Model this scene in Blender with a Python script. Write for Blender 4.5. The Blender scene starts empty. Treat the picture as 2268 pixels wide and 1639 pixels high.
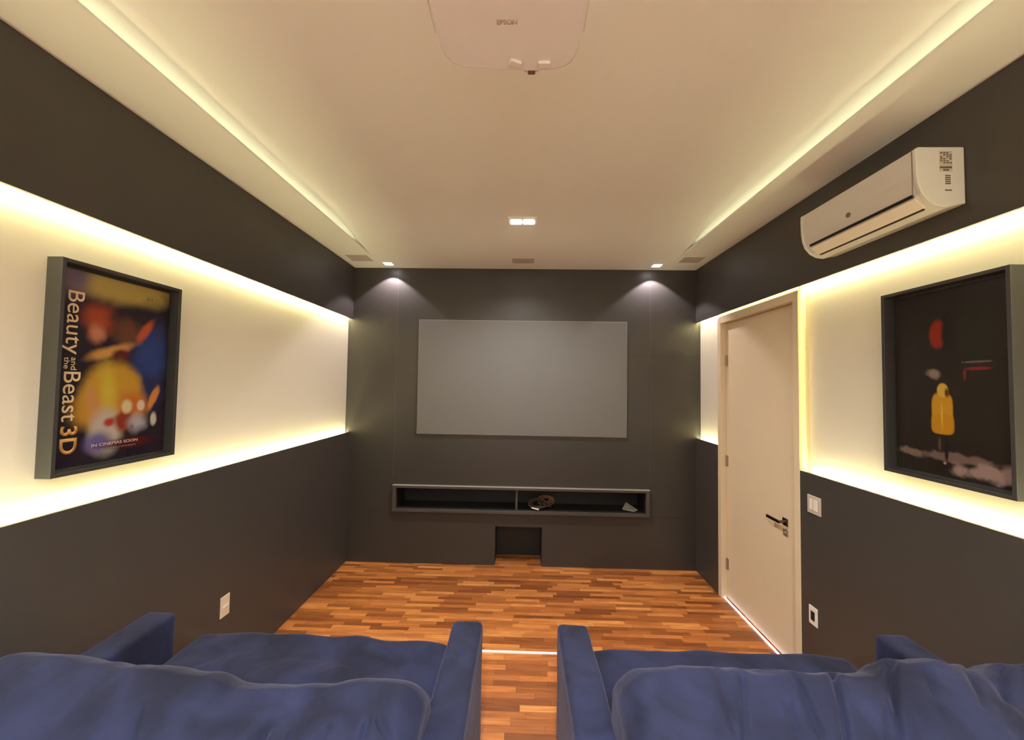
import bpy, bmesh, math, random
from mathutils import Vector, Matrix, noise

random.seed(7)
sc = bpy.context.scene
C = sc.collection

# ------------------------------------------------------------------ camera
YAW, PITCH, ROLL, FPX = -0.0251, 0.0372, 0.0155, 871.0
def camera():
    cy, sy, cp, sp = math.cos(YAW), math.sin(YAW), math.cos(PITCH), math.sin(PITCH)
    f = Vector((sy*cp, cy*cp, sp)); r = Vector((cy, -sy, 0)); u = r.cross(f)
    cr, sr = math.cos(ROLL), math.sin(ROLL)
    r2 = r*cr + u*sr; u2 = u*cr - r*sr
    cd = bpy.data.cameras.new('camera'); co = bpy.data.objects.new('camera', cd); C.objects.link(co)
    m = Matrix((r2, u2, -f)).transposed().to_4x4()
    m.translation = Vector((0, 0, 1.9))
    co.matrix_world = m
    cd.sensor_width = 36; cd.sensor_fit = 'HORIZONTAL'; cd.lens = FPX/2268*36; cd.clip_start = 0.02
    sc.camera = co
camera()

# ------------------------------------------------------------------ world, exposure, light levels
w = bpy.data.worlds.new('world'); sc.world = w; w.use_nodes = True
w.node_tree.nodes['Background'].inputs[0].default_value = (0.9, 0.8, 0.7, 1)
w.node_tree.nodes['Background'].inputs[1].default_value = 0.0
sc.view_settings.view_transform = 'Standard'; sc.view_settings.look = 'None'
sc.view_settings.gamma = 1.0; sc.view_settings.exposure = 1.36
sc.view_settings.use_curve_mapping = False
sc.cycles.use_denoising = True
sc.cycles.max_bounces = 10; sc.cycles.diffuse_bounces = 6; sc.cycles.glossy_bounces = 4
sc.cycles.sample_clamp_indirect = 6
STRIP_COL = (1.0, 0.90, 0.47); STRIP_POWER = 66.0        # wall LED strips
COVE_COL = (1.0, 0.90, 0.58);  COVE_POWER = 3.4          # added cove strips for the ceiling's bright bands
REAR_COL = (0.93, 1.0, 1.0)            # cooler unseen lamp added at the rear to lift the ceiling
DOWN_COL = (1.0, 0.92, 0.86);  DOWN_POWER = 36.0         # twin downlights
SPOT_COL = (1.0, 0.86, 0.92);  SPOT_POWER = 14.0         # two small spots by the screen wall

# ------------------------------------------------------------------ room numbers (metres)
XP = 1.8375          # face of the dark panels
XW = 1.8875          # face of the recessed white wall
D = 4.20             # screen wall
R0 = -1.90           # wall behind the camera
ZC = 3.148           # soffit height
ZT = 3.240           # raised middle of the ceiling
ZU, ZL = 2.585, 1.366
PLAT, PY = 0.25, 2.487
LIP = 1.50

# ------------------------------------------------------------------ helpers
def lin(r, g, b):
    def f(c):
        c /= 255.0
        return c/12.92 if c <= 0.04045 else ((c+0.055)/1.055)**2.4
    return (f(r), f(g), f(b), 1)

def mat(name, col, rough=0.5, spec=0.5, metal=0.0, bump=0.0, bscale=60, emit=None, estr=0, sheen=0, coat=0, var=0.0, vscale=4):
    m = bpy.data.materials.new(name); m.use_nodes = True
    nt = m.node_tree; b = nt.nodes['Principled BSDF']
    b.inputs['Base Color'].default_value = col
    b.inputs['Roughness'].default_value = rough
    b.inputs['Specular IOR Level'].default_value = spec
    b.inputs['Metallic'].default_value = metal
    b.inputs['Sheen Weight'].default_value = sheen
    b.inputs['Coat Weight'].default_value = coat
    if emit:
        b.inputs['Emission Color'].default_value = (*emit, 1); b.inputs['Emission Strength'].default_value = estr
    tc = nt.nodes.new('ShaderNodeTexCoord')
    if bump:
        n = nt.nodes.new('ShaderNodeTexNoise'); n.inputs['Scale'].default_value = bscale; n.inputs['Detail'].default_value = 3
        bp = nt.nodes.new('ShaderNodeBump'); bp.inputs['Strength'].default_value = bump; bp.inputs['Distance'].default_value = 0.01
        nt.links.new(tc.outputs['Object'], n.inputs['Vector']); nt.links.new(n.outputs['Fac'], bp.inputs['Height'])
        nt.links.new(bp.outputs['Normal'], b.inputs['Normal'])
    if var:
        n = nt.nodes.new('ShaderNodeTexNoise'); n.inputs['Scale'].default_value = vscale; n.inputs['Detail'].default_value = 4
        mr = nt.nodes.new('ShaderNodeMapRange'); mr.inputs['From Min'].default_value = 0.3; mr.inputs['From Max'].default_value = 0.7
        mr.inputs['To Min'].default_value = 1-var; mr.inputs['To Max'].default_value = 1+var
        vm = nt.nodes.new('ShaderNodeVectorMath'); vm.operation = 'SCALE'; vm.inputs[0].default_value = col[:3]
        nt.links.new(tc.outputs['Object'], n.inputs['Vector']); nt.links.new(n.outputs['Fac'], mr.inputs['Value'])
        nt.links.new(mr.outputs['Result'], vm.inputs['Scale']); nt.links.new(vm.outputs['Vector'], b.inputs['Base Color'])
    return m

def box(bm, x0, x1, y0, y1, z0, z1):
    if x1 < x0: x0, x1 = x1, x0
    if y1 < y0: y0, y1 = y1, y0
    if z1 < z0: z0, z1 = z1, z0
    v = [bm.verts.new(p) for p in ((x0,y0,z0),(x1,y0,z0),(x1,y1,z0),(x0,y1,z0),(x0,y0,z1),(x1,y0,z1),(x1,y1,z1),(x0,y1,z1))]
    for f in ((0,3,2,1),(4,5,6,7),(0,1,5,4),(1,2,6,5),(2,3,7,6),(3,0,4,7)):
        bm.faces.new([v[i] for i in f])

def obj(name, bm, m, parent=None, bevel=0.0, smooth=False, segs=2):
    bmesh.ops.recalc_face_normals(bm, faces=bm.faces[:])
    me = bpy.data.meshes.new(name); bm.to_mesh(me); bm.free()
    me.materials.append(m)
    o = bpy.data.objects.new(name, me); C.objects.link(o)
    if parent:
        o.parent = parent
        o.matrix_parent_inverse = parent.matrix_world.inverted() if False else Matrix.Translation(-world_loc(parent))
    if bevel:
        bv = o.modifiers.new('bevel', 'BEVEL'); bv.width = bevel; bv.segments = segs; bv.limit_method = 'ANGLE'
    if smooth:
        for p in me.polygons: p.use_smooth = True
    return o

def world_loc(o):
    v = Vector((0, 0, 0))
    while o:
        v += o.location
        if o.parent: v += o.matrix_parent_inverse.translation
        o = o.parent
    return v

def boxes(name, bl, m, parent=None, bevel=0.0, **k):
    bm = bmesh.new()
    for b in bl: box(bm, *b)
    return obj(name, bm, m, parent, bevel, **k)

def tag(o, label=None, cat=None, group=None, kind=None):
    if label: o['label'] = label
    if cat: o['category'] = cat
    if group: o['group'] = group
    if kind: o['kind'] = kind
    return o

def thing(name, loc, label, cat, group=None, kind=None):
    o = bpy.data.objects.new(name, None); C.objects.link(o); o.location = loc
    o.empty_display_size = 0.1
    return tag(o, label, cat, group, kind)

def cyl(bm, p0, p1, r, n=20, r1=None):
    p0, p1 = Vector(p0), Vector(p1); d = (p1-p0).normalized()
    a = d.orthogonal().normalized(); b = d.cross(a); r1 = r if r1 is None else r1
    A = [bm.verts.new(p0 + (a*math.cos(t)+b*math.sin(t))*r) for t in [2*math.pi*i/n for i in range(n)]]
    B = [bm.verts.new(p1 + (a*math.cos(t)+b*math.sin(t))*r1) for t in [2*math.pi*i/n for i in range(n)]]
    for i in range(n): bm.faces.new((A[i], A[(i+1) % n], B[(i+1) % n], B[i]))
    bm.faces.new(A); bm.faces.new(B)

def tube(bm, pts, r, n=8):
    pts = [Vector(p) for p in pts]; rings = []
    for i, p in enumerate(pts):
        d = (pts[min(i+1, len(pts)-1)] - pts[max(i-1, 0)]).normalized()
        a = d.cross(Vector((0.13, 0.21, 1))).normalized(); b = d.cross(a)
        rings.append([bm.verts.new(p + (a*math.cos(2*math.pi*k/n) + b*math.sin(2*math.pi*k/n))*r) for k in range(n)])
    for A, B in zip(rings, rings[1:]):
        for k in range(n): bm.faces.new((A[k], A[(k+1) % n], B[(k+1) % n], B[k]))
    bm.faces.new(rings[0]); bm.faces.new(rings[-1])

def rbox(cx, cy, cz, a, b, c, r, n=10, disp=None):
    """rounded box as one mesh, n cuts along the radius-free spans; disp(p, nrm)->offset"""
    bm = bmesh.new()
    def axis(h, step):
        k = max(2, int(round(2*h/step))); return [-h + 2*h*i/k for i in range(k+1)]
    step = n
    X, Y, Z = axis(a, step), axis(b, step), axis(c, step)
    cache = {}
    def V(x, y, z):
        k = (round(x, 6), round(y, 6), round(z, 6))
        if k not in cache:
            p = Vector((x, y, z))
            q = Vector((max(-a+r, min(a-r, x)), max(-b+r, min(b-r, y)), max(-c+r, min(c-r, z))))
            d = p-q; nn = d.normalized() if d.length > 1e-9 else Vector((0, 0, 0))
            # push to rounded surface
            m = max(abs(d.x), abs(d.y), abs(d.z))
            s = q + nn*m if d.length > 1e-9 else p
            if d.length > 1e-9 and m > 0: s = q + nn*r*(m/r)
            P = s + Vector((cx, cy, cz))
            if disp: P = P + disp(P, nn, s)
            cache[k] = bm.verts.new(P)
        return cache[k]
    def grid(U, W, f):
        for i in range(len(U)-1):
            for j in range(len(W)-1):
                bm.faces.new((V(*f(U[i], W[j])), V(*f(U[i+1], W[j])), V(*f(U[i+1], W[j+1])), V(*f(U[i], W[j+1]))))
    for s in (-1, 1):
        grid(X, Y, lambda u, v: (u, v, s*c)); grid(X, Z, lambda u, v: (u, s*b, v)); grid(Y, Z, lambda u, v: (s*a, u, v))
    return bm

def lettering(name, s, m, parent, origin, right, up, height, width=None, depth=0.0006, bold=0):
    """text as a mesh: origin = lower-left of the line, right/up = world directions"""
    cu = bpy.data.curves.new(name, 'FONT'); cu.body = s; cu.size = 1.0; cu.extrude = 0.0; cu.offset = bold
    t = bpy.data.objects.new(name, cu); C.objects.link(t)
    dg = bpy.context.evaluated_depsgraph_get(); dg.update()
    me = bpy.data.meshes.new_from_object(t.evaluated_get(dg)); me.name = name
    C.objects.unlink(t); bpy.data.objects.remove(t); bpy.data.curves.remove(cu)
    xs = [v.co.x for v in me.vertices]; ys = [v.co.y for v in me.vertices]
    sx = sy = height/0.7
    if width: sx = width/(max(xs)-min(xs))
    r = Vector(right).normalized(); u = Vector(up).normalized(); nrm = r.cross(u)
    x0 = min(xs)
    bm = bmesh.new(); bm.from_mesh(me); bpy.data.meshes.remove(me)
    for v in bm.verts:
        v.co = Vector(origin) + r*(v.co.x-x0)*sx + u*v.co.y*sy
    e = bmesh.ops.extrude_face_region(bm, geom=bm.faces[:])
    for v in [g for g in e['geom'] if isinstance(g, bmesh.types.BMVert)]: v.co += nrm*depth
    return obj(name, bm, m, parent)

# ------------------------------------------------------------------ materials
M_dark = mat('dark satin panel', lin(66, 63, 60), 0.42, 0.5, bump=0.03, bscale=300)
M_darkwall = mat('dark screen wall', lin(58, 55, 52), 0.42, 0.5, bump=0.03, bscale=300)
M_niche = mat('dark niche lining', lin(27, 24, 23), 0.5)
M_shelf = mat('dark grey laminate', lin(74, 71, 70), 0.33, 0.6)
M_white = mat('off white wall paint', lin(222, 216, 200), 0.6, 0.3, bump=0.03, bscale=180)
M_ceil = mat('ceiling paint', lin(236, 238, 234), 0.75, 0.2, bump=0.02, bscale=150)
M_door = mat('cream lacquer', lin(222, 206, 176), 0.45, 0.4)
M_frame = mat('black frame wood', lin(58, 57, 56), 0.38, 0.5)
M_screen = mat('projection screen fabric', lin(112, 112, 112), 0.8, 0.2, bump=0.05, bscale=900)
M_plastic = mat('white plastic', lin(216, 214, 208), 0.4, 0.5)
M_plate = mat('white plate plastic', lin(235, 228, 218), 0.35, 0.5)
M_black = mat('black void', lin(20, 18, 17), 0.6)
M_steel = mat('brushed steel', lin(150, 145, 140), 0.3, 0.5, metal=1)
M_alu = mat('glowing aluminium edge', lin(235, 230, 226), 0.25, 0.5, metal=0.6, emit=(1.0, 0.84, 0.78), estr=0.16)  # aluminium with weak emission, so the step edge looks bright
M_grille = mat('white speaker cloth', lin(190, 182, 172), 0.8, 0.2, bump=0.3, bscale=900)
M_ink = mat('grey print', lin(98, 90, 84), 0.6)
M_strip = mat('warm light strip', (0.8, 0.7, 0.4, 1), 0.5, emit=STRIP_COL, estr=STRIP_POWER)
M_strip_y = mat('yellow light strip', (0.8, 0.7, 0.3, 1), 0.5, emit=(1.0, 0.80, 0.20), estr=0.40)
M_cove = mat('unseen cove strip', (0.8, 0.7, 0.4, 1), 0.5, emit=COVE_COL, estr=COVE_POWER)
M_lamp = mat('downlight lens', (0.9, 0.9, 0.9, 1), 0.4, emit=(1.0, 0.93, 0.86), estr=9)
M_spotlens = mat('spot lens', (0.9, 0.9, 0.9, 1), 0.4, emit=(1.0, 0.93, 0.93), estr=7)
M_gap_glow = mat('door gap glow', (0.9, 0.9, 0.9, 1), 0.4, emit=(0.92, 0.82, 1.0), estr=0.9)
M_base = mat('sofa underframe', lin(26, 27, 34), 0.9)
M_leg = mat('dark wooden leg', lin(38, 28, 22), 0.45)

def velvet():
    m = mat('navy velvet', lin(40, 50, 92), 0.75, 0.15, sheen=0.22)
    nt = m.node_tree; b = nt.nodes['Principled BSDF']
    b.inputs['Sheen Roughness'].default_value = 0.45
    b.inputs['Sheen Tint'].default_value = lin(160, 155, 178)
    tc = nt.nodes.new('ShaderNodeTexCoord')
    n = nt.nodes.new('ShaderNodeTexNoise'); n.inputs['Scale'].default_value = 5.5; n.inputs['Detail'].default_value = 5; n.inputs['Distortion'].default_value = 0.7
    cr = nt.nodes.new('ShaderNodeValToRGB')
    cr.color_ramp.elements[0].position = 0.34; cr.color_ramp.elements[0].color = lin(25, 28, 46)
    cr.color_ramp.elements[1].position = 0.66; cr.color_ramp.elements[1].color = lin(39, 44, 74)
    nt.links.new(tc.outputs['Object'], n.inputs['Vector']); nt.links.new(n.outputs['Fac'], cr.inputs['Fac'])
    nt.links.new(cr.outputs['Color'], b.inputs['Base Color'])
    n2 = nt.nodes.new('ShaderNodeTexNoise'); n2.inputs['Scale'].default_value = 700
    n3 = nt.nodes.new('ShaderNodeTexNoise'); n3.inputs['Scale'].default_value = 14; n3.inputs['Detail'].default_value = 3; n3.inputs['Distortion'].default_value = 1.2
    b1 = nt.nodes.new('ShaderNodeBump'); b1.inputs['Strength'].default_value = 0.12; b1.inputs['Distance'].default_value = 0.003
    b2 = nt.nodes.new('ShaderNodeBump'); b2.inputs['Strength'].default_value = 0.12; b2.inputs['Distance'].default_value = 0.02
    nt.links.new(tc.outputs['Object'], n2.inputs['Vector']); nt.links.new(tc.outputs['Object'], n3.inputs['Vector'])
    nt.links.new(n2.outputs['Fac'], b1.inputs['Height']); nt.links.new(n3.outputs['Fac'], b2.inputs['Height'])
    nt.links.new(b2.outputs['Normal'], b1.inputs['Normal']); nt.links.new(b1.outputs['Normal'], b.inputs['Normal'])
    return m
M_velvet = velvet()

def parquet():
    m = mat('finger parquet', lin(170, 100, 50), 0.34, 0.5)
    nt = m.node_tree; b = nt.nodes['Principled BSDF']; L = nt.links
    N = lambda t: nt.nodes.new(t)
    def math_(op, a, b_=None):
        n = N('ShaderNodeMath'); n.operation = op
        for i, v in enumerate((a, b_)):
            if v is None: continue
            if isinstance(v, (int, float)): n.inputs[i].default_value = v
            else: L.new(v, n.inputs[i])
        return n.outputs[0]
    g = N('ShaderNodeNewGeometry'); sp = N('ShaderNodeSeparateXYZ'); L.new(g.outputs['Position'], sp.inputs[0])
    RH, BL = 0.041, 0.30
    row = math_('FLOOR', math_('DIVIDE', sp.outputs['Y'], RH))
    wn = N('ShaderNodeTexWhiteNoise'); wn.noise_dimensions = '1D'; L.new(row, wn.inputs['W'])
    xs = math_('ADD', math_('DIVIDE', sp.outputs['X'], BL), math_('MULTIPLY', wn.outputs['Value'], 7.31))
    cell = math_('FLOOR', xs)
    cv = N('ShaderNodeCombineXYZ'); L.new(row, cv.inputs[0]); L.new(cell, cv.inputs[1])
    wc = N('ShaderNodeTexWhiteNoise'); wc.noise_dimensions = '3D'; L.new(cv.outputs[0], wc.inputs['Vector'])
    cr = N('ShaderNodeValToRGB'); e = cr.color_ramp.elements
    e[0].position = 0.0; e[0].color = lin(126, 70, 35)
    e[1].position = 1.0; e[1].color = lin(212, 144, 80)
    for p, c in ((0.14, lin(142, 82, 40)), (0.45, lin(170, 102, 52)), (0.8, lin(194, 122, 64))):
        x = e.new(p); x.color = c
    L.new(wc.outputs['Value'], cr.inputs['Fac'])
    # grain stretched along the strips
    mp = N('ShaderNodeMapping'); mp.inputs['Scale'].default_value = (6, 90, 90)
    L.new(g.outputs['Position'], mp.inputs['Vector'])
    off = N('ShaderNodeVectorMath'); off.operation = 'ADD'; L.new(mp.outputs[0], off.inputs[0])
    sc2 = N('ShaderNodeVectorMath'); sc2.operation = 'SCALE'; sc2.inputs['Scale'].default_value = 40
    L.new(wc.outputs['Color'], sc2.inputs[0]); L.new(sc2.outputs[0], off.inputs[1])
    gn = N('ShaderNodeTexNoise'); gn.inputs['Scale'].default_value = 1.0; gn.inputs['Detail'].default_value = 4; L.new(off.outputs[0], gn.inputs['Vector'])
    mr = N('ShaderNodeMapRange'); mr.inputs['From Min'].default_value = 0.3; mr.inputs['From Max'].default_value = 0.7
    mr.inputs['To Min'].default_value = 0.72; mr.inputs['To Max'].default_value = 1.2
    L.new(gn.outputs['Fac'], mr.inputs['Value'])
    # joints
    fy = math_('FRACT', math_('DIVIDE', sp.outputs['Y'], RH)); fx = math_('FRACT', xs)
    jy = math_('LESS_THAN', fy, 0.035); jx = math_('LESS_THAN', fx, 0.008)
    j = math_('MAXIMUM', jy, jx)
    k = math_('MULTIPLY', mr.outputs['Result'], math_('SUBTRACT', 1.0, math_('MULTIPLY', j, 0.35)))
    vm = N('ShaderNodeVectorMath'); vm.operation = 'SCALE'; L.new(cr.outputs['Color'], vm.inputs[0]); L.new(k, vm.inputs['Scale'])
    L.new(vm.outputs[0], b.inputs['Base Color'])
    return m
M_floor = parquet()

def blob_print(name, blobs, base, y_near, y_far, z0, z1, rough=0.25):
    """printed picture: soft coloured ellipses (u, v, ru, rv, soft, colour, tilt) in poster units"""
    m = mat(name, base, rough, 0.4)
    nt = m.node_tree; b = nt.nodes['Principled BSDF']; L = nt.links; N = lambda t: nt.nodes.new(t)
    g = N('ShaderNodeNewGeometry'); sp = N('ShaderNodeSeparateXYZ'); L.new(g.outputs['Position'], sp.inputs[0])
    def mrange(src, a, b_):
        n = N('ShaderNodeMapRange'); n.clamp = False; n.inputs['From Min'].default_value = a; n.inputs['From Max'].default_value = b_
        L.new(src, n.inputs['Value']); return n.outputs[0]
    u = mrange(sp.outputs['Y'], y_near, y_far); v = mrange(sp.outputs['Z'], z0, z1)
    # slight wobble so edges look hand drawn
    nz = N('ShaderNodeTexNoise'); nz.inputs['Scale'].default_value = 14; nz.inputs['Detail'].default_value = 3
    L.new(g.outputs['Position'], nz.inputs['Vector'])
    cb = N('ShaderNodeCombineXYZ'); L.new(u, cb.inputs[0]); L.new(v, cb.inputs[1])
    prev = None
    for (cu, cv, ru, rv, soft, col, tilt, wob, *pw) in blobs:
        s1 = N('ShaderNodeVectorMath'); s1.operation = 'SUBTRACT'; L.new(cb.outputs[0], s1.inputs[0]); s1.inputs[1].default_value = (cu, cv, 0)
        # account for the poster's aspect before turning
        mp = N('ShaderNodeMapping'); mp.vector_type = 'POINT'; mp.inputs['Scale'].default_value = (0.6, 1, 1)
        L.new(s1.outputs[0], mp.inputs['Vector'])
        rt = N('ShaderNodeVectorRotate'); rt.rotation_type = 'Z_AXIS'; rt.inputs['Angle'].default_value = -tilt; L.new(mp.outputs[0], rt.inputs['Vector'])
        m2 = N('ShaderNodeVectorMath'); m2.operation = 'MULTIPLY'; L.new(rt.outputs[0], m2.inputs[0]); m2.inputs[1].default_value = (1/(ru*0.6), 1/rv, 0)
        if pw:      # squarer outline
            sq = N('ShaderNodeVectorMath'); sq.operation = 'MULTIPLY'; L.new(m2.outputs[0], sq.inputs[0]); L.new(m2.outputs[0], sq.inputs[1])
            l2 = N('ShaderNodeVectorMath'); l2.operation = 'LENGTH'; L.new(sq.outputs[0], l2.inputs[0])
            l3 = N('ShaderNodeMath'); l3.operation = 'SQRT'; L.new(l2.outputs['Value'], l3.inputs[0]); lout = l3.outputs[0]
        else:
            ln = N('ShaderNodeVectorMath'); ln.operation = 'LENGTH'; L.new(m2.outputs[0], ln.inputs[0]); lout = ln.outputs['Value']
        ad = N('ShaderNodeMath'); ad.operation = 'MULTIPLY_ADD'; L.new(nz.outputs['Fac'], ad.inputs[0]); ad.inputs[1].default_value = wob; L.new(lout, ad.inputs[2])
        rg = N('ShaderNodeMapRange'); rg.interpolation_type = 'SMOOTHSTEP'
        rg.inputs['From Min'].default_value = 1 + wob*0.5 - soft; rg.inputs['From Max'].default_value = 1 + wob*0.5 + soft*0.3
        rg.inputs['To Min'].default_value = 1; rg.inputs['To Max'].default_value = 0
        L.new(ad.outputs[0], rg.inputs['Value'])
        mx = N('ShaderNodeMix'); mx.data_type = 'RGBA'; L.new(rg.outputs[0], mx.inputs[0])
        if prev is None: mx.inputs[6].default_value = base
        else: L.new(prev, mx.inputs[6])
        mx.inputs[7].default_value = (col[0]*.72, col[1]*.72, col[2]*.66, 1)
        prev = mx.outputs[2]
    L.new(prev, b.inputs['Base Color'])
    return m

# ------------------------------------------------------------------ room shell
def struct(o): o['kind'] = 'structure'; return o

# floor with its raised step (one continuous parquet)
boxes('floor', [(-XW-.1, XW+.1, PY, D+.42, -.12, 0.0)], M_floor); struct(bpy.data.objects['floor'])
fl = bpy.data.objects['floor']
boxes('raised_floor', [(-XW-.1, XW+.1, R0-.1, PY, -.12, PLAT)], M_floor, fl)
t1 = boxes('trim_1', [(-XP, XP, PY, PY+0.012, PLAT-0.02, PLAT+0.003), (-XP, XP, PY-0.006, PY+0.012, PLAT+0.0005, PLAT+0.003)], M_alu); struct(t1)

# side walls: recessed pale wall, dark upper panel, dark lower panel with a light channel behind its lip
def side_wall(s, name):
    DY0, DY1, DZ = 2.655, 3.735, 2.56            # door hole (right wall only)
    if s < 0:
        wl = boxes(name, [(-XW-.15, -XW, R0, D, 0, 3.45)], M_white)
    else:
        wl = boxes(name, [(XW, XW+.15, R0, DY0, 0, 3.45), (XW, XW+.15, DY1, D, 0, 3.45), (XW, XW+.15, DY0, DY1, DZ, 3.45)], M_white)
    struct(wl)
    a, b = s*XP, s*XW
    boxes('upper_panel', [(s*(XP+.018), b, R0, D, ZU+.03, ZC+.02), (a, s*(XP+.018), R0, D, ZU, ZC+.02)], M_dark, wl)
    spans = [(R0, D)] if s < 0 else [(R0, DY0), (DY1, D)]
    bl = []
    for y0, y1 in spans:
        zz = PLAT if y1 <= 2.7 else 0
        bl += [(s*(XP+.018), b, y0, y1, 0, ZL-.032), (a, s*(XP+.018), y0, y1, 0, ZL)]
    boxes('lower_panel', bl, M_dark, wl)
    return wl
WL = side_wall(-1, 'wall_left'); WR = side_wall(1, 'wall_right')

# far wall with the long shelf opening and the low recess
N0, N1, NZ0, NZ1 = -1.318, 1.328, 0.562, 0.80      # shelf opening
L0, L1, LZ = -0.258, 0.236, 0.404                  # low recess
DEP = 0.28
wb = boxes('wall_back', [(-XW-.15, N0, D, D+.42, 0, 3.45), (N1, XW+.15, D, D+.42, 0, 3.45), (N0, N1, D, D+.42, NZ1, 3.45),
                         (N0, N1, D+DEP, D+.42, 0, NZ1), (N0, L0, D, D+DEP, 0, NZ0), (L1, N1, D, D+DEP, 0, NZ0),
                         (L0, L1, D, D+DEP, LZ, NZ0)], M_darkwall)
struct(wb)
M_seam = mat('panel seam', lin(84, 80, 80), 0.35, 0.6)
M_seam_d = mat('dark joint', lin(34, 32, 30), 0.6)
bl = []
for x in (-1.354, 1.357):
    bl.append((x-.0015, x+.0015, D-.0008, D+.01, 0.90, ZC))
boxes('panel_joint', bl, M_seam, wb)
boxes('panel_joint', [(1.12, XP, D-.0006, D+.01, 2.222, 2.225), (-XP, N0-.03, D-.0006, D+.01, .538, .541), (N1+.03, XP, D-.0006, D+.01, .538, .541)], M_seam_d, wb)

boxes('recess_shade', [(L0, L0+.004, D+.03, D+DEP-.001, .001, LZ-.001), (L1-.004, L1, D+.03, D+DEP-.001, .001, LZ-.001), (L0+.004, L1-.004, D+DEP-.005, D+DEP-.001, .001, LZ-.001)], M_niche, wb)  # dark sheets added to paint the shade inside the low recess
# wall behind the camera
wr = boxes('wall_rear', [(-XW-.15, XW+.15, R0-.15, R0, 0, 3.45)], mat('rear wall paint', lin(235, 226, 215), 0.7)); struct(wr)

# ceiling: middle raised to give the soft light bands, sweeping down to the screen wall
T0, T1 = 2.75, 4.00
def mid_z(y):
    t = min(1, max(0, (y-T0)/(T1-T0)))
    return ZT + (ZC-ZT)*t*t*t*(t*(6*t-15)+10)
def ceiling():
    bm = bmesh.new()
    for s in (-1, 1): box(bm, s*LIP, s*XW, R0, D, ZT, 3.4)
    ys = [R0, T0-.5, T0-.05] + [T0+(T1-T0)*i/30 for i in range(31)] + [T1+.03, D]
    lo = [[bm.verts.new((x, y, mid_z(y))) for x in (-LIP, 0, LIP)] for y in ys]
    hi = [[bm.verts.new((x, y, 3.4)) for x in (-LIP, LIP)] for y in ys]
    for i in range(len(ys)-1):
        for j in (0, 1): bm.faces.new((lo[i][j], lo[i+1][j], lo[i+1][j+1], lo[i][j+1]))
        bm.faces.new((hi[i][0], hi[i][1], hi[i+1][1], hi[i+1][0]))
    o = obj('ceiling', bm, M_ceil, None)
    for p in o.data.polygons: p.use_smooth = abs(p.normal.z) > 0.9 and abs(p.center.x) < LIP and p.center.z < 3.3
    struct(o)
    for s in (-1, 1):
        boxes('soffit', [(s*LIP, s*XP, R0, D, ZC, ZC+.012)], M_ceil, o)
ceiling()

# ------------------------------------------------------------------ light strips
def strip(name, b, label, m, group, cat='light strip'):
    o = boxes(name, [b], m); return tag(o, label, cat, group)
G = 'warm LED strips along the side walls'
XS0, XS1 = XP+.024, XP+.032
for s, side in ((-1, 'left'), (1, 'right')):
    strip('light_strip', (s*XS0, s*XS1, R0+.02, D-.02, ZU+.022, ZU+.0299), 'warm yellow light strip under the dark upper panel of the %s wall' % side, M_strip, G)
    if s < 0:
        strip('light_strip', (s*XS0, s*XS1, R0+.02, D-.02, ZL-.0319, ZL-.028), 'warm yellow light strip along the top of the dark lower panel of the left wall', M_strip, G)
    else:
        strip('light_strip', (s*XS0, s*XS1, R0+.02, 2.60, ZL-.0319, ZL-.028), 'warm yellow light strip on the lower panel below the framed dark poster', M_strip, G)
        strip('light_strip', (s*XS0, s*XS1, 3.74, D-.02, ZL-.0319, ZL-.028), 'short warm light strip between the cream door and the screen wall', M_strip, G)
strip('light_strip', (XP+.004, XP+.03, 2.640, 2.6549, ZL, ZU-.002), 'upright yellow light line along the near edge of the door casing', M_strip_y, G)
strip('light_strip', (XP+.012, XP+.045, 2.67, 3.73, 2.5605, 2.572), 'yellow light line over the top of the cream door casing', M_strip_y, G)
for s, side in ((-1, 'left'), (1, 'right')):
    strip('added_cove_strip', (s*(LIP+.100), s*(LIP+.106), R0+.05, 3.60, ZC+.0121, ZC+.020), 'added warm unseen cove strip lying on the %s ceiling soffit' % side, M_cove, 'added cove strips for the ceiling glow')  # added strips that make the soft bright band along each side
strip('door_gap_glow', (XP+.022, XP+.034, 2.70, 3.69, 0.0, 0.008), 'thin glowing line standing in for corridor light under the cream door', M_gap_glow, None)  # glowing strip stands in for corridor light leaking under the door

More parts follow.
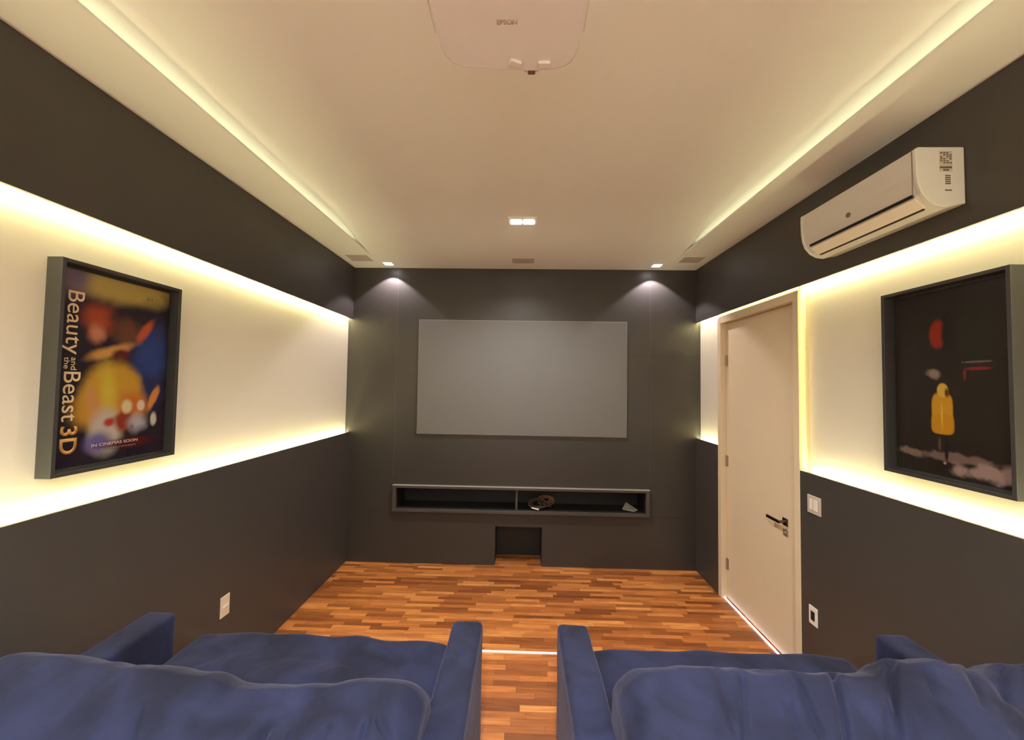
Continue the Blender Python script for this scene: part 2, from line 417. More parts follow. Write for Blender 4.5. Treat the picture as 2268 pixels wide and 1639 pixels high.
# ------------------------------------------------------------------ door
def door():
    d = bpy.data.objects.new('door_1', None); C.objects.link(d); d.location = (XP, 3.2, 0); d['kind'] = 'structure'
    Y0, Y1, JZ = 2.655, 3.735, 2.56
    CW = 0.055
    fr = boxes('door_frame', [(XP-.002, XP+.13, Y0, Y0+CW, 0, JZ), (XP-.002, XP+.13, Y1-CW, Y1, 0, JZ), (XP-.002, XP+.13, Y0+CW, Y1-CW, JZ-.062, JZ)], M_door, d, bevel=.002)
    LY0, LY1, LX = Y0+CW+.003, Y1-CW-.003, XP+.05
    leaf = boxes('door_leaf', [(LX, LX+.04, LY0, LY1, 0.006, JZ-.065)], M_door, d, bevel=.002)
    boxes('rebate_strip', [(LX+.041, LX+.06, Y0+CW, Y1-CW, 0, JZ-.062)], M_black, fr)
    for z in (2.15, 1.235, 0.31):
        bm = bmesh.new(); cyl(bm, (LX-.006, LY1-.002, z-.05), (LX-.006, LY1-.002, z+.05), .007); box(bm, LX-.003, LX+.001, LY1-.03, LY1, z-.048, z+.048)
        obj('hinge', bm, mat('satin hinge', lin(176, 156, 132), 0.4, metal=0.6), leaf)
    M_chrome = mat('dark chrome', lin(120, 105, 92), 0.25, metal=1)
    hy, hz = 2.875, 0.958
    bm = bmesh.new()
    box(bm, LX-.010, LX, hy-.026, hy+.026, hz-.026, hz+.026)
    cyl(bm, (LX-.008, hy, hz), (LX-.052, hy, hz), .010)
    box(bm, LX-.058, LX-.046, hy-.012, hy+.135, hz-.011, hz+.011)
    obj('door_handle', bm, M_chrome, leaf, bevel=.003)
    bm = bmesh.new(); box(bm, LX-.006, LX, hy-.025, hy+.025, hz-.10, hz-.052); cyl(bm, (LX-.006, hy, hz-.075), (LX-.012, hy, hz-.075), .010)
    obj('lock_plate', bm, mat('pale lock plate', lin(190, 178, 160), 0.35, metal=0.7), leaf, bevel=.002)
door()
# corridor wall behind the door so that the opening is closed
struct(boxes('wall_corridor', [(XW+.151, XW+.2, 2.5, 3.9, 0, 2.7)], M_door))

# ------------------------------------------------------------------ screen
t = thing('projection_screen', (0, D, 1.36), 'grey fixed-frame projection screen on the dark wall', 'screen')
boxes('screen_surface', [(-1.104, 1.104, D-.030, D-.022, 1.368, 2.577)], M_screen, t)
boxes('screen_frame', [(-1.110, 1.110, D-.022, D-.001, 1.362, 2.583)], mat('screen edge', lin(150, 146, 142), 0.5), t)

# ------------------------------------------------------------------ media shelf (box frame that stands proud of the wall)
t = thing('media_shelf', (0, D, 0.55), 'long dark grey open shelf box built into the screen wall under the screen', 'shelf')
PR = 0.045
boxes('shelf_frame', [(-1.345, 1.345, D-PR, D-.0005, 0.795, 0.818), (-1.345, 1.345, D-PR, D-.0005, 0.547, 0.578),
                      (-1.345, -1.308, D-PR, D-.0005, 0.578, 0.795), (1.308, 1.345, D-PR, D-.0005, 0.578, 0.795)], M_shelf, t, bevel=.002)
boxes('shelf_lining', [(-1.3175, 1.3275, D+.0005, D+DEP-.0105, 0.5625, 0.578), (-1.3175, 1.3275, D+.0005, D+DEP-.0105, .785, .7995),
                    (-1.3175, 1.3275, D+DEP-.010, D+DEP-.0005, .5625, .7995), (-1.3175, -1.308, D+.0005, D+DEP-.0105, .578, .785), (1.308, 1.3275, D+.0005, D+DEP-.0105, .578, .785)], M_niche, t)
boxes('divider', [(-.046, -.026, D-.02, D+DEP-.011, .5785, .7845)], M_shelf, t)
boxes('top_highlight_board', [(-1.350, 1.350, D-PR-.004, D-.0005, 0.8185, 0.8235)], mat('shelf top highlight', lin(150, 144, 140), .35, .6), t, bevel=.001)  # paler thin board puts the lit top's highlight into its colour

# cables lying on the shelf
def cables():
    rnd = random.Random(5)
    specs = [('black cable coil with brown tint piled on the shelf right of the divider', lin(44, 34, 34), .0055, .185, 0.64, 8, .09, .055),
             ('tan brown cable coil looped at the right of the cable pile on the shelf', lin(120, 84, 52), .0055, .275, 0.655, 7, .085, .050),
             ('dark red cable coil low in the middle of the cable pile on the shelf', lin(84, 32, 26), .0055, .225, 0.612, 5, .08, .028)]
    for n, (label, col, r, cx, cz, turns, rx, rz) in enumerate(specs):
        pts = []; K = 28*turns
        ph = rnd.random()*6
        cy = D+.040+n*.080
        for i in range(K+1):
            a = 2*math.pi*i/28 + ph
            f = .55 + .45*math.sin(i*.043*(n+1) + n)**2
            wob = noise.noise(Vector((i*.09, n*7.1, 0)))
            wob2 = noise.noise(Vector((i*.07, n*3.1, 9)))
            x = cx + math.cos(a)*rx*f*(1+.5*wob)
            z = cz + math.sin(a)*rz*f*(1+.5*wob2)
            y = cy + .018*math.sin(a*.37+n) + .010*math.sin(a)
            z = max(.5785+r+.0008, min(.778-r, z))
            pts.append((x, y, z))
        # tail that rests on the shelf
        lx, ly, lz = pts[-1]
        for k in range(1, 8):
            pts.append((lx+.012*k, ly+.004*k, max(.5785+r+.0008, lz-(lz-.585)*k/5)))
        bm = bmesh.new(); tube(bm, pts, r, 8)
        root = obj('cable_coil', bm, mat('cable sheath', col, 0.5), None, smooth=True)
        tag(root, label, 'cable', 'cable coils on the media shelf')
        if n == 0:
            bm = bmesh.new(); cyl(bm, (.128, D-.005, .606), (.20, D-.012, .592), .008, 12); cyl(bm, (.118, D-.004, .608), (.128, D-.005, .606), .004, 10)
            pl = obj('plug', bm, mat('white plug', lin(235, 220, 210), 0.4), root, smooth=False); pl['label'] = 'white cable plug'
cables()
bm = bmesh.new()
pts = [(1.085, .0, .016), (1.20, -.03, .003), (1.255, .03, .001), (1.15, .10, .060)]
top = [bm.verts.new((x, D+.05+y, .5795+z+.006)) for x, y, z in pts]; bot = [bm.verts.new((x, D+.05+y, .5795+z)) for x, y, z in pts]
bm.faces.new(top); bm.faces.new(bot[::-1])
for i in range(4): bm.faces.new((top[i], bot[i], bot[(i+1) % 4], top[(i+1) % 4]))
tag(obj('folded_card', bm, mat('pale grey card', lin(150, 150, 152), 0.6), None), 'pale grey folded card leaning at the right end of the media shelf', 'card')

# ------------------------------------------------------------------ pictures
def shadow_box(s, y0, y1, z0, z1, label, print_mat, xprint):
    x0, x1 = s*XW, s*(XW-.065); fw = .016
    t = thing('framed_picture', (s*XW, (y0+y1)/2, z0), label, 'picture', None)
    e = s*(XW-.0005)
    boxes('picture_frame', [(e, x1, y0, y0+fw, z0, z1), (e, x1, y1-fw, y1, z0, z1), (e, x1, y0+fw, y1-fw, z0, z0+fw), (e, x1, y0+fw, y1-fw, z1-fw, z1)], M_frame, t, bevel=.0015)
    boxes('backing_board', [(e, s*(XW-.018), y0+fw, y1-fw, z0+fw, z1-fw)], M_frame, t)
    pr = boxes('poster_print', [(s*(XW-.0185), s*(XW-.024), y0+fw+.012, y1-fw-.012, z0+fw+.012, z1-fw-.012)], print_mat, t)
    return t, pr

LY0, LY1, LZ0, LZ1 = 1.495, 2.043, 1.505, 2.380
pb = [ # u, v, ru, rv, soft, colour, tilt, wobble
    (.50, .99, .60, .14, .5, lin(196, 170, 96), 0, .3),
    (.10, .98, .16, .14, .8, lin(120, 100, 130), 0, .2),
    (.82, .60, .24, .22, .7, lin(46, 66, 140), 0, .5),
    (.80, .36, .20, .12, .7, lin(40, 44, 96), 0, .5),
    (.32, .77, .18, .10, .8, lin(176, 76, 44), 0, .5),
    (.64, .80, .26, .09, .6, lin(50, 38, 44), .2, .8),
    (.57, .71, .17, .10, .7, lin(112, 68, 50), .3, .8),
    (.44, .60, .26, .035, .7, lin(220, 160, 90), .35, .7),
    (.30, .69, .09, .06, .7, lin(206, 132, 104), 0, .7),
    (.75, .735, .055, .10, .6, lin(196, 92, 52), -.6, .4),
    (.52, .575, .10, .05, .6, lin(96, 40, 40), 0, .8),
    (.47, .35, .31, .21, .30, lin(206, 158, 52), 0, .25),
    (.46, .27, .37, .13, .45, lin(204, 150, 54), 0, .25),
    (.42, .38, .10, .20, .9, lin(214, 186, 66), .1, .2),
    (.66, .30, .16, .09, .8, lin(204, 116, 44), -.3, .4),
    (.30, .30, .06, .16, .8, lin(208, 150, 92), .15, .2),
    (.42, .16, .17, .15, .5, lin(196, 184, 176), 0, .3),
    (.36, .10, .14, .07, .7, lin(110, 100, 160), 0, .3),
    (.44, .205, .055, .028, .8, lin(180, 62, 46), .3, 1.3),
    (.58, .21, .10, .08, .5, lin(150, 56, 40), 0, .8),
    (.60, .285, .06, .045, .5, lin(226, 204, 160), 0, .5),
    (.74, .29, .045, .035, .4, lin(230, 200, 180), 0, .5),
    (.71, .185, .12, .062, .8, lin(180, 176, 192), 0, .9),
    (.66, .165, .03, .03, .9, lin(120, 116, 150), 0, .9),
    (.87, .33, .045, .085, .5, lin(214, 140, 70), -.4, .8),
    (.88, .20, .04, .045, .5, lin(206, 200, 190), 0, .6),
    (.66, .08, .30, .035, .7, lin(90, 26, 24), 0, .8),
]
MP1 = blob_print('colour poster print', pb, lin(34, 26, 36), LY0+.03, LY1-.03, LZ0+.03, LZ1-.03)
tL, prL = shadow_box(-1, LY0, LY1, LZ0, LZ1, 'black box-framed colourful film poster with a yellow mound and sideways lettering on the left wall', MP1, 0)
M_title = mat('cream lettering', lin(222, 196, 150), 0.4)
M_title2 = mat('gold lettering', lin(214, 160, 80), 0.4)
M_tw = mat('white lettering', lin(200, 190, 190), 0.4)
xl = -(XW-.0242)
# title runs down the near side, letters turned clockwise; the reader's left-to-right is world -Z
lettering('title_lettering', 'Beauty', M_title, prL, (xl, LY0+.060, 2.262), (0, 0, -1), (0, 1, 0), .062, .265, bold=.0)
lettering('title_lettering', 'and', M_title, prL, (xl, LY0+.083, 1.985), (0, 0, -1), (0, 1, 0), .022, .052)
lettering('title_lettering', 'the', M_title, prL, (xl, LY0+.058, 1.985), (0, 0, -1), (0, 1, 0), .020, .048)
lettering('title_lettering', 'Beast', M_title, prL, (xl, LY0+.060, 1.925), (0, 0, -1), (0, 1, 0), .062, .205)
lettering('title_lettering', '3D', M_title2, prL, (xl, LY0+.060, 1.700), (0, 0, -1), (0, 1, 0), .060, .115, bold=.02)
lettering('caption_lettering', 'IN CINEMAS SOON', M_tw, prL, (xl, LY0+.178, 1.600), (0, 1, 0), (0, 0, 1), .013, .205)
lettering('caption_lettering', 'IN 3D EVERYWHERE', mat('dim lettering', lin(130, 118, 112), .4), prL, (xl, LY0+.185, 1.582), (0, 1, 0), (0, 0, 1), .006, .19)
lettering('caption_lettering', '31', mat('green lettering', lin(70, 84, 50), .4), prL, (xl, LY0+.395, 2.288), (0, 1, 0), (0, 0, 1), .016, .03)

RY0, RY1, RZ0, RZ1 = 1.503, 2.035, 1.500, 2.380
# u = 0 at the far edge (left in the photo), 1 at the near edge
def uv(y, z): return ((RY1-.03-y)/(RY1-RY0-.06), (z-RZ0-.03)/(RZ1-RZ0-.06))
def bl_(y0, y1, z0, z1, soft, col, tilt=0, wob=.3):
    u0, v0 = uv(y0, z0); u1, v1 = uv(y1, z1)
    return ((u0+u1)/2, (v0+v1)/2, abs(u1-u0)/2, abs(v1-v0)/2, soft, col, tilt, wob)
K = lin(38, 32, 28)
pr_ = [
    bl_(1.53, 1.80, 1.98, 2.34, .9, lin(46, 44, 36), 0, .4),
    bl_(1.765, 1.845, 2.085, 2.225, .30, lin(150, 44, 30), 0, .15),
    bl_(1.730, 1.795, 2.06, 2.25, .5, K, 0, .2),
    bl_(1.79, 1.86, 1.955, 2.005, .5, lin(150, 128, 120), -.4, 1.2),
    bl_(1.60, 1.71, 2.018, 2.030, .6, lin(96, 88, 76), 0, .8),
    bl_(1.60, 1.70, 1.988, 2.004, .6, lin(150, 44, 46), 0, .8),
    bl_(1.695, 1.708, 1.945, 2.00, .6, lin(120, 46, 44), 0, .5),
    bl_(1.52, 2.00, 1.590, 1.635, .6, lin(120, 100, 96), 0, 2.6),
    bl_(1.50, 1.78, 1.535, 1.605, .5, lin(160, 134, 134), .08, 2.2),
    bl_(1.86, 2.00, 1.595, 1.630, .6, lin(128, 110, 100), 0, 1.8),
    bl_(1.775, 1.855, 1.535, 1.60, .6, K, 0, .3),
    bl_(1.748, 1.840, 1.712, 1.895, .14, lin(212, 158, 42), 0, .10) + (1,),
    bl_(1.744, 1.843, 1.708, 1.80, .15, lin(206, 148, 36), 0, .05) + (1,),
    bl_(1.765, 1.815, 1.870, 1.938, .25, lin(222, 184, 84), 0, .10),
    bl_(1.762, 1.784, 1.870, 1.918, .6, lin(110, 64, 20), 0, .2),
    bl_(1.790, 1.80, 1.72, 1.86, .9, lin(236, 196, 60), 0, .2),
    bl_(1.80, 1.815, 1.63, 1.70, .6, lin(96, 78, 70), 0, .4),
    bl_(1.770, 1.79, 1.58, 1.70, .6, K, 0, .2),
    bl_(1.780, 1.795, 1.578, 1.592, .6, lin(170, 150, 140), 0, .5),
]
MP2 = blob_print('dark poster print', pr_, K, RY1-.03, RY0+.03, RZ0+.03, RZ1-.03)
tR, prR = shadow_box(1, RY0, RY1, RZ0, RZ1, 'black box-framed dark poster with a red oval and small yellow shape, right wall', MP2, 0)
lettering('caption_lettering', 'in cinemas september', mat('dim grey lettering', lin(110, 100, 88), .4), prR, (XW-.0242, 1.712, 2.021), (0, -1, 0), (0, 0, 1), .008, .11)

# ------------------------------------------------------------------ air conditioner
def aircon():
    y0, y1, z0, H = 1.655, 2.340, 2.668, 0.242
    t = thing('air_conditioner', (XP, (y0+y1)/2, z0), 'white wall-mounted split air conditioner high on the right wall', 'air conditioner')
    prof = [(0, 0), (.012, -.0), (.075, -.014), (.115, -.008), (.150, .012), (.178, .045), (.192, .085), (.198, .13), (.200, .20), (.199, .235), (.188, .242), (0, .242)]
    def ex(y_a, y_b, pr, sc_=1.0):
        bm = bmesh.new()
        A = [bm.verts.new((XP-.0005-d*sc_, y_a, z0+.014+z)) for d, z in pr]; B = [bm.verts.new((XP-.0005-d*sc_, y_b, z0+.014+z)) for d, z in pr]
        n = len(pr)
        for i in range(n): bm.faces.new((A[i], A[(i+1) % n], B[(i+1) % n], B[i]))
        bm.faces.new(A); bm.faces.new(B[::-1]); return bm
    body = obj('body', ex(y0+.018, y1-.018, prof, .985), M_plastic, t, bevel=.002)
    c1 = obj('end_cap', ex(y0, y0+.0178, prof), M_plastic, t, bevel=.004); obj('end_cap', ex(y1-.0178, y1, prof), M_plastic, t, bevel=.004)
    # two long louvre slots and the flap between them, following the lower curve
    def ribbon(d0, zz0, d1, zz1, th, ya, yb, m, nm, par):
        a = Vector((XP-d0, 0, z0+.014+zz0)); b = Vector((XP-d1, 0, z0+.014+zz1)); dr = (b-a).normalized(); nr = Vector((dr.z, 0, -dr.x))
        if nr.z > 0: nr = -nr
        bm = bmesh.new(); vs = []
        for y in (ya, yb):
            for p in (a, b, b+nr*th, a+nr*th): vs.append(bm.verts.new((p.x, y, p.z)))
        for f in ((0, 1, 2, 3), (7, 6, 5, 4), (0, 4, 5, 1), (1, 5, 6, 2), (2, 6, 7, 3), (3, 7, 4, 0)): bm.faces.new([vs[i] for i in f])
        return obj(nm, bm, m, par)
    ribbon(.1815, .055, .1755, .0425, .0035, y0+.035, y1-.05, M_black, 'air_slot', body)
    fl_ = ribbon(.1725, .0375, .130, -.0005, .004, y0+.035, y1-.05, mat('louvre plastic', lin(238, 230, 216), .35), 'louvre_flap', t)
    ribbon(.130, -.0005, .1215, -.0058, .0035, y0+.045, y1-.055, M_black, 'air_slot', body)
    boxes('panel_seam', [(XP-.1975, XP-.1985, y0+.018, y0+.020, z0+.05, z0+.245)], M_ink, body)
    # badge
    bm = bmesh.new(); cyl(bm, (XP-.1925, 2.005, z0+.118), (XP-.1965, 2.005, z0+.118), .0125, 24)
    obj('badge', bm, mat('grey badge', lin(110, 96, 86), .4), body)
    # energy sticker and printed lines on the near end
    ye = y0
    st = boxes('sticker', [(XP-.105, XP-.052, ye-.0006, ye+.002, z0+.150, z0+.238)], mat('clear sticker', lin(196, 186, 170), .4), c1)
    bl = []
    for r in range(6):
        zz = z0+.232-r*.0085
        for k in range(4):
            if (r*3+k*5) % 4 == 3: continue
            bl.append((XP-.101+k*.0125, XP-.101+k*.0125+.0095, ye-.0009, ye, zz-.0052, zz))
    bl += [(XP-.103, XP-.054, ye-.0010, ye, z0+.1635, z0+.1715), (XP-.090, XP-.066, ye-.0010, ye, z0+.153, z0+.160)]
    boxes('sticker_print', bl, M_ink, st)
    bl = [(XP-.082, XP-.060, ye-.0004, ye+.002, z0+.130-k*.0085, z0+.1355-k*.0085) for k in range(5)] + [(XP-.084, XP-.056, ye-.0004, ye+.002, z0+.068, z0+.0735)]
    boxes('printed_text', bl[:5], M_ink, c1); boxes('printed_line', bl[5:], M_ink, c1)
aircon()

# ------------------------------------------------------------------ switches and sockets
t = thing('light_switch', (XP, 2.525, 1.178), 'silver-framed light switch on the dark panel beside the door handle side', 'switch')
boxes('plate', [(XP-.008, XP-.0003, 2.470, 2.582, 1.122, 1.234)], mat('silver plate', lin(196, 186, 170), .4), t, bevel=.003)
boxes('rocker', [(XP-.012, XP-.0082, 2.492, 2.558, 1.146, 1.212)], M_plate, t, bevel=.002)
boxes('rocker_gap', [(XP-.0125, XP-.0083, 2.5245, 2.5265, 1.146, 1.212)], M_ink, t)
t = thing('wall_socket', (XP, 2.545, .49), 'white socket plate with a dark centre, low on the right wall below the switch', 'socket', None)
boxes('plate', [(XP-.008, XP-.0003, 2.510, 2.580, .436, .548)], M_plate, t, bevel=.003)
boxes('socket_insert', [(XP-.0095, XP-.0082, 2.529, 2.561, .464, .520)], M_black, t, bevel=.0005)
t = thing('wall_socket', (-XP, 2.465, .49), 'pale blank-looking socket plate with one painted slit highlight, low on the left wall', 'socket', None)
boxes('plate', [(-XP+.0003, -XP+.008, 2.428, 2.503, .428, .556)], M_door, t, bevel=.003)
boxes('socket_insert', [(-XP+.0082, -XP+.0115, 2.446, 2.486, .484, .498)], mat('slit highlight', lin(250, 240, 228), .3), t, bevel=.001)  # pale bar paints the slit highlight on the plate

# ------------------------------------------------------------------ ceiling fittings
for cx, cy, w_, l_, z_, lab in ((-1.645, 3.865, .225, .205, ZC, 'square white ceiling speaker grille in the left corner by the screen wall'),
                          (-.003, 3.915, .232, .165, mid_z(3.915)-.001, 'square white ceiling speaker grille above the middle of the screen'),
                          (1.645, 3.845, .21, .19, ZC, 'square white ceiling speaker grille in the right corner above the door side')):
    t = thing('ceiling_speaker', (cx, cy, z_), lab, 'speaker', 'ceiling speaker grilles')
    boxes('bezel', [(cx-w_/2, cx+w_/2, cy-l_/2, cy-l_/2+.006, z_-.003, z_-.0002), (cx-w_/2, cx+w_/2, cy+l_/2-.006, cy+l_/2, z_-.003, z_-.0002),
                    (cx-w_/2, cx-w_/2+.006, cy-l_/2+.006, cy+l_/2-.006, z_-.003, z_-.0002), (cx+w_/2-.006, cx+w_/2, cy-l_/2+.006, cy+l_/2-.006, z_-.003, z_-.0002)], M_ceil, t)
    boxes('grille', [(cx-w_/2+.006, cx+w_/2-.006, cy-l_/2+.006, cy+l_/2-.006, z_-.0022, z_-.0002)], M_grille, t)

def lamp(name, parent, loc, col, power, angle, blend, radius, aim=(0, 0, -1)):
    ld = bpy.data.lights.new(name, 'SPOT'); ld.energy = power; ld.color = col; ld.spot_size = angle; ld.spot_blend = blend; ld.shadow_soft_size = radius
    o = bpy.data.objects.new(name, ld); C.objects.link(o)
    o.parent = parent; o.matrix_parent_inverse = Matrix.Translation(-world_loc(parent)); o.location = loc
    o.rotation_euler = Vector(aim).to_track_quat('-Z', 'Y').to_euler()
    return o
def twin(cx, cy, z, lab, power, col=DOWN_COL):
    t = thing('twin_downlight', (cx, cy, z), lab, 'ceiling light', 'twin square downlights')
    boxes('trim_plate', [(cx-.115, cx+.115, cy-.062, cy+.062, z-.006, z+.0095)], M_ceil, t, bevel=.001)
    for k in (-1, 1):
        x = cx + k*.052
        boxes('lens', [(x-.041, x+.041, cy-.044, cy+.044, z-.009, z-.0062)], M_lamp, t, bevel=.012, segs=4)
        lamp('bulb', t, (x, cy, z-.02), col, power, math.radians(150), .9, .035)
twin(-.012, 3.13, mid_z(3.13)-.004, 'twin square downlight glowing in the ceiling in front of the screen', DOWN_POWER)
twin(-.012, .45, ZT, 'added unseen twin downlight above the sofas behind the projector', DOWN_POWER)  # unseen lamp added to help brighten the ceiling
twin(-.012, -1.1, ZT, 'added unseen twin downlight at the rear of the room', DOWN_POWER*4.5, REAR_COL)  # strong unseen lamp, added to lift the ceiling's brightness
for cx, cy, lab in ((-1.415, 4.045, 'small square spot light in the left ceiling corner by the screen wall'), (1.372, 4.035, 'small square spot light in the right ceiling corner by the screen wall')):
    ZS = ZC
    t = thing('spot_downlight', (cx, cy, ZC), lab, 'ceiling light', 'small spot lights by the screen wall')
    boxes('trim_plate', [(cx-.052, cx+.052, cy-.052, cy+.052, ZS-.003, ZS-.0002)], M_ceil, t, bevel=.001)
    boxes('lens', [(cx-.040, cx+.040, cy-.040, cy+.040, ZS-.006, ZS-.0032)], M_spotlens, t, bevel=.01, segs=3)
    lamp('bulb', t, (cx, cy+.035, ZS-.012), SPOT_COL, SPOT_POWER, math.radians(106), .25, .006)

# ------------------------------------------------------------------ projector
def projector():
    zb, zt = 2.86, 2.985
    t = thing('projector', (-.05, 1.0, zt), 'white projector hung upside down from the ceiling in front of the camera', 'projector')
    out = [(-.232, .80), (-.246, .90), (-.252, 1.00), (-.250, 1.075), (-.243, 1.115), (-.226, 1.145), (-.195, 1.160), (-.10, 1.168), (.02, 1.176), (.085, 1.170), (.118, 1.160), (.138, 1.143), (.150, 1.11), (.155, 1.06), (.153, .95), (.143, .80), (.12, .775), (-.21, .775)]
    cx, cy = -.05, .98
    def ring(bm, z, k): return [bm.verts.new((cx+(x-cx)*k, cy+(y-cy)*k, z)) for x, y in out]
    bm = bmesh.new(); prev = None; first = None
    for z, k in ((zb, .955), (zb+.004, .985), (zb+.014, 1.0), (zb+.05, 1.0), (zb+.054, .985), (zt-.012, .985), (zt, .96)):
        r = ring(bm, z, k)
        if prev:
            for i in range(len(r)): bm.faces.new((prev[i], prev[(i+1) % len(r)], r[(i+1) % len(r)], r[i]))
        else: first = r
        prev = r
    bm.faces.new(first); bm.faces.new(prev)
    body = obj('body', bm, mat('projector plastic', lin(222, 222, 226), .4), t, bevel=.0)
    # side ventilation rails that show as pale double lines
    for s in (-1, 1):
        x = (-.2545 if s < 0 else .1565)
        boxes('side_rail', [(x-.003, x+.003, .82, 1.06, zb+.020, zb+.046)], M_plastic, body, bevel=.001)
    # lens dials on the underside (the projector's top) and lens at the far end
    bm = bmesh.new(); cyl(bm, (.016, 1.170, zb+.055), (.016, 1.200, zb+.055), .038, 32); obj('lens_ring', bm, M_plastic, t, smooth=False)
    bm = bmesh.new(); cyl(bm, (.016, 1.200, zb+.055), (.016, 1.206, zb+.055), .030, 32); obj('lens', bm, mat('lens glass', lin(30, 22, 20), .1), t)
    boxes('lens_latch', [(.005, .028, 1.168, 1.190, zb+.004, zb+.014)], mat('dark latch', lin(110, 84, 70), .5), body, bevel=.002)
    for (dx, dy, an) in ((-.033, 1.138, .35), (.053, 1.143, 0)):
        bm = bmesh.new(); box(bm, -.018, .018, -.011, .011, -.007, .004)
        bmesh.ops.rotate(bm, verts=bm.verts[:], matrix=Matrix.Rotation(an, 3, 'Z')); bmesh.ops.translate(bm, verts=bm.verts[:], vec=(dx, dy, zb))
        obj('dial', bm, M_plastic, body, bevel=.003)
    lettering('logo_lettering', 'EPSON', mat('projector print', lin(172, 158, 152), .5), body, (-.080, 1.012, zb-.0006), (1, 0, 0), (0, -1, 0), .013, .054, depth=.0004, bold=.02)
    bm = bmesh.new(); cyl(bm, (-.05, .95, zt-.002), (-.05, .95, ZT-.012), .018, 20); obj('mount_pole', bm, M_plastic, t, smooth=False)
    bm = bmesh.new(); cyl(bm, (-.05, .95, ZT-.0119), (-.05, .95, ZT-.0003), .06, 32); obj('mount_plate', bm, M_plastic, t)
projector()

# ------------------------------------------------------------------ sofas
def interp(tab, x):
    if x <= tab[0][0]: return tab[0][1]
    for (a, b), (c, d) in zip(tab, tab[1:]):
        if x <= c:
            t = (x-a)/(c-a); t = t*t*(3-2*t); return b+(d-b)*t
    return tab[-1][1]

def sofa(x0, x1, label, ridge, folds, seat_tab, seed, seams, cush):
    t = thing('sofa', ((x0+x1)/2, 1.25, PLAT), label, 'sofa', 'two navy velvet sofas on the raised floor')
    AW = .128; yb, yf, za = .74, 1.705, .90
    for a in (x0, x1-AW):
        def dp(P, n, s):
            k = .004*noise.noise(Vector((P.x*6, P.y*5, P.z*5+seed)))
            return n*k
        obj('armrest', rbox(a+AW/2, (yb+yf)/2, (.34+za)/2, AW/2, (yf-yb)/2, (za-.34)/2, .022, .012, dp), M_velvet, t, smooth=True)
    boxes('base', [(x0+.01, x1-.01, yb+.02, yf-.02, .325, .46)], M_velvet, t, bevel=.01)
    for x in (x0+.07, x1-.07):
        for y in (yb+.08, yf-.08):
            bm = bmesh.new(); cyl(bm, (x, y, PLAT), (x, y, .33), .016, 16, .024); obj('leg', bm, M_leg, t)
    obj('back_frame', rbox((x0+x1)/2, yb+.05, .67, (x1-x0)/2-AW-.002, .05, .30, .03, .03), M_velvet, t, smooth=True)
    # seat cushion
    c0, c1 = x0+AW+.004, x1-AW-.004
    buttons = [(c0+(c1-c0)*f, y) for f in (.2, .4, .6, .8) for y in (1.42, 1.66)] 
    def seat(P, n, s):
        d = Vector((0, 0, 0))
        if n.z > .2 or (n.length < 1e-6 and s.z > 0) or s.z > .05:
            u = (P.x-c0)/(c1-c0)
            tgt = interp(seat_tab, P.x)
            d.z += (tgt-.752)
            puff = 0.012*math.sin(max(0, min(1, u))*math.pi)**.5
            d.z += puff-.012
            for bx, by in buttons:
                r2 = ((P.x-bx)/.075)**2 + ((P.y-by)/.06)**2
                d.z -= .012*math.exp(-r2)
            d.z += .008*noise.noise(Vector((P.x*7, P.y*9, seed)))
            for bx, by in buttons:
                dx, dy = P.x-bx, P.y-by; rr = math.hypot(dx, dy)
                an = math.atan2(dy, dx)
                d.z -= .004*max(0, math.cos(an*5+seed+bx*9))**6*math.exp(-((rr-.07)/.05)**2)
        if n.y > .3:
            d.y += .012*noise.noise(Vector((P.x*5, P.z*5, seed+4)))
        return d
    obj('seat_cushion', rbox((c0+c1)/2, 1.485, (.462+.752)/2, (c1-c0)/2, .345, (.752-.462)/2, .055, .012, seat), M_velvet, t, smooth=True)
    # back cushions
    for (a, b, thick) in cush:
        CY = 1.095
        def back(P, n, s, a=a, b=b):
            d = Vector((0, 0, 0))
            u = (P.x-a)/(b-a)
            top = interp(ridge, P.x)
            k = max(0.0, min(1.0, (s.z+.19)/.38))          # 0 at the bottom, 1 at the top
            d.z += (top-1.10)*k
            # the top rolls back from its ridge towards the rear
            yr = 1.15
            if P.y < yr: d.z -= k*(.22*(yr-P.y) + 1.1*(yr-P.y)**2*1.2)
            else: d.z -= k*(.35*(P.y-yr) + 3.0*(P.y-yr)**2)
            d.z -= .012*k
            if P.x < 0 and u < .2: d.x -= .11*k*k*(1-u/.2)
            if P.x > 0 and u > .8: d.x += .11*k*k*(u-.8)/.2
            side = min(1, abs(s.y)/.06)
            d.y += (-1 if s.y < 0 else 1)*.018*math.sin(k*math.pi)*side
            if k > .45:
                for (ax, ay, bx, by, depth, wd) in folds:
                    vx, vy = bx-ax, by-ay; L2 = vx*vx+vy*vy
                    tt = ((P.x-ax)*vx + (P.y-ay)*vy)/L2
                    tc = max(-.15, min(1.6, tt))
                    qx, qy = P.x-(ax+vx*tc), P.y-(ay+vy*tc)
                    dd = math.hypot(qx, qy)
                    if dd < .06:
                        fade = 1-.6*max(0, tc-1)
                        g = math.exp(-(dd/wd)**2)
                        h = math.exp(-((dd-2.6*wd)/(1.8*wd))**2)
                        d.z += fade*(-depth*g + .28*depth*h)
            d.z += .010*noise.noise(Vector((P.x*5, P.y*8, seed+1)))*k + .003*noise.noise(Vector((P.x*22, P.y*9, seed+7)))*k
            d.y += .010*noise.noise(Vector((P.x*5, P.z*7, seed+2)))
            d.x += .008*noise.noise(Vector((P.y*8, P.z*8, seed+3)))
            return d
        obj('back_cushion', rbox((a+b)/2, CY, .91, (b-a)/2, .19, .19, .075, .0065, back), M_velvet, t, smooth=True)
    return t

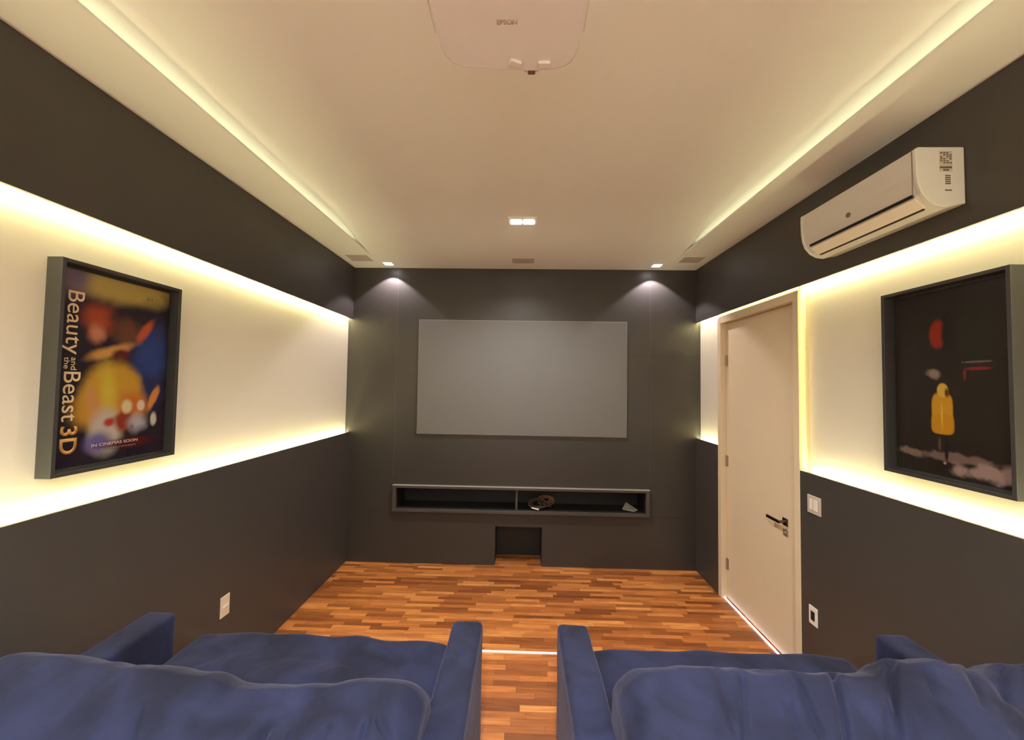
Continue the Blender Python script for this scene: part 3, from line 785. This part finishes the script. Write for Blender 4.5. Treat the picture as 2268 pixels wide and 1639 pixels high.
ridgeL = [(-1.725, 1.055), (-1.61, 1.078), (-1.518, 1.09), (-1.426, 1.098), (-1.322, 1.096), (-1.228, 1.075), (-1.15, 1.067), (-1.035, 1.07), (-0.92, 1.06), (-0.805, 1.028), (-0.69, 1.03), (-0.575, 1.032), (-0.46, 1.045), (-0.345, 1.046), (-0.23, 1.028)]
ridgeR = [(0.23, 1.066), (0.368, 1.107), (0.483, 1.12), (0.598, 1.113), (0.69, 1.107), (0.793, 1.12), (0.897, 1.113), (0.989, 1.109), (1.069, 1.147), (1.173, 1.159), (1.242, 1.141), (1.276, 1.12), (1.334, 1.141), (1.438, 1.15), (1.725, 1.135)]
foldsL = [(-0.664, 1.044, -0.686, 1.012, 0.033, 0.014), (-0.498, 1.04, -0.514, 1.016, 0.0135, 0.0075), (-0.605, 1.035, -0.61, 1.025, 0.009, 0.0075), (-0.393, 1.052, -0.398, 1.014, 0.015, 0.0075), (-0.358, 1.061, -0.315, 1.024, 0.012, 0.0075), (-0.643, 0.965, -0.655, 0.946, 0.0105, 0.0075), (-0.586, 0.968, -0.564, 0.939, 0.012, 0.0075), (-0.52, 0.964, -0.499, 0.942, 0.0105, 0.0075), (-0.448, 0.98, -0.433, 0.944, 0.0135, 0.0075), (-0.41, 0.982, -0.394, 0.946, 0.012, 0.0075), (-1.072, 0.973, -1.067, 0.94, 0.009, 0.0075), (-0.991, 1.04, -0.954, 0.97, 0.009, 0.0075)]
foldsR = [(0.717, 1.206, 0.74, 1.197, 0.018, 0.0075), (1.054, 1.217, 1.093, 1.217, 0.015, 0.0075), (0.623, 1.137, 0.569, 1.029, 0.0105, 0.0075), (0.769, 1.139, 0.755, 1.064, 0.0135, 0.0075), (0.881, 1.157, 0.815, 1.033, 0.018, 0.0075), (1.044, 1.156, 0.953, 1.039, 0.018, 0.0075), (0.708, 1.072, 0.698, 1.035, 0.009, 0.0075), (0.558, 1.142, 0.547, 1.062, 0.009, 0.0075), (1.311, 1.16, 1.275, 1.108, 0.015, 0.0075), (1.253, 1.157, 1.203, 1.091, 0.012, 0.0075), (1.342, 1.226, 1.359, 1.17, 0.018, 0.0075), (1.412, 1.225, 1.397, 1.151, 0.018, 0.0075), (1.113, 1.127, 1.081, 1.078, 0.009, 0.0075), (0.945, 1.061, 0.918, 1.025, 0.012, 0.0075), (0.657, 1.222, 0.68, 1.216, 0.009, 0.0075)]
seatL = [(-1.48, .735), (-1.43, .758), (-1.2, .766), (-1.08, .757), (-.95, .762), (-.80, .756), (-.70, .761), (-.56, .753), (-.42, .756), (-.3, .745)]
seatR = [(.29, .738), (.42, .747), (.6, .742), (.665, .738), (.82, .75), (1.0, .742), (1.1, .744), (1.3, .751), (1.45, .738)]
sofa(-1.600, -.150, 'navy velvet sofa on the left of the aisle with a rumpled back cushion', ridgeL, foldsL, seatL, 3.3, [], [(-1.468, -.262, .3)])
sofa(.165, 1.595, 'navy velvet sofa on the right of the aisle, nearer the air conditioner', ridgeR, foldsR, seatR, 8.1, [], [(.285, 1.462, .3)])
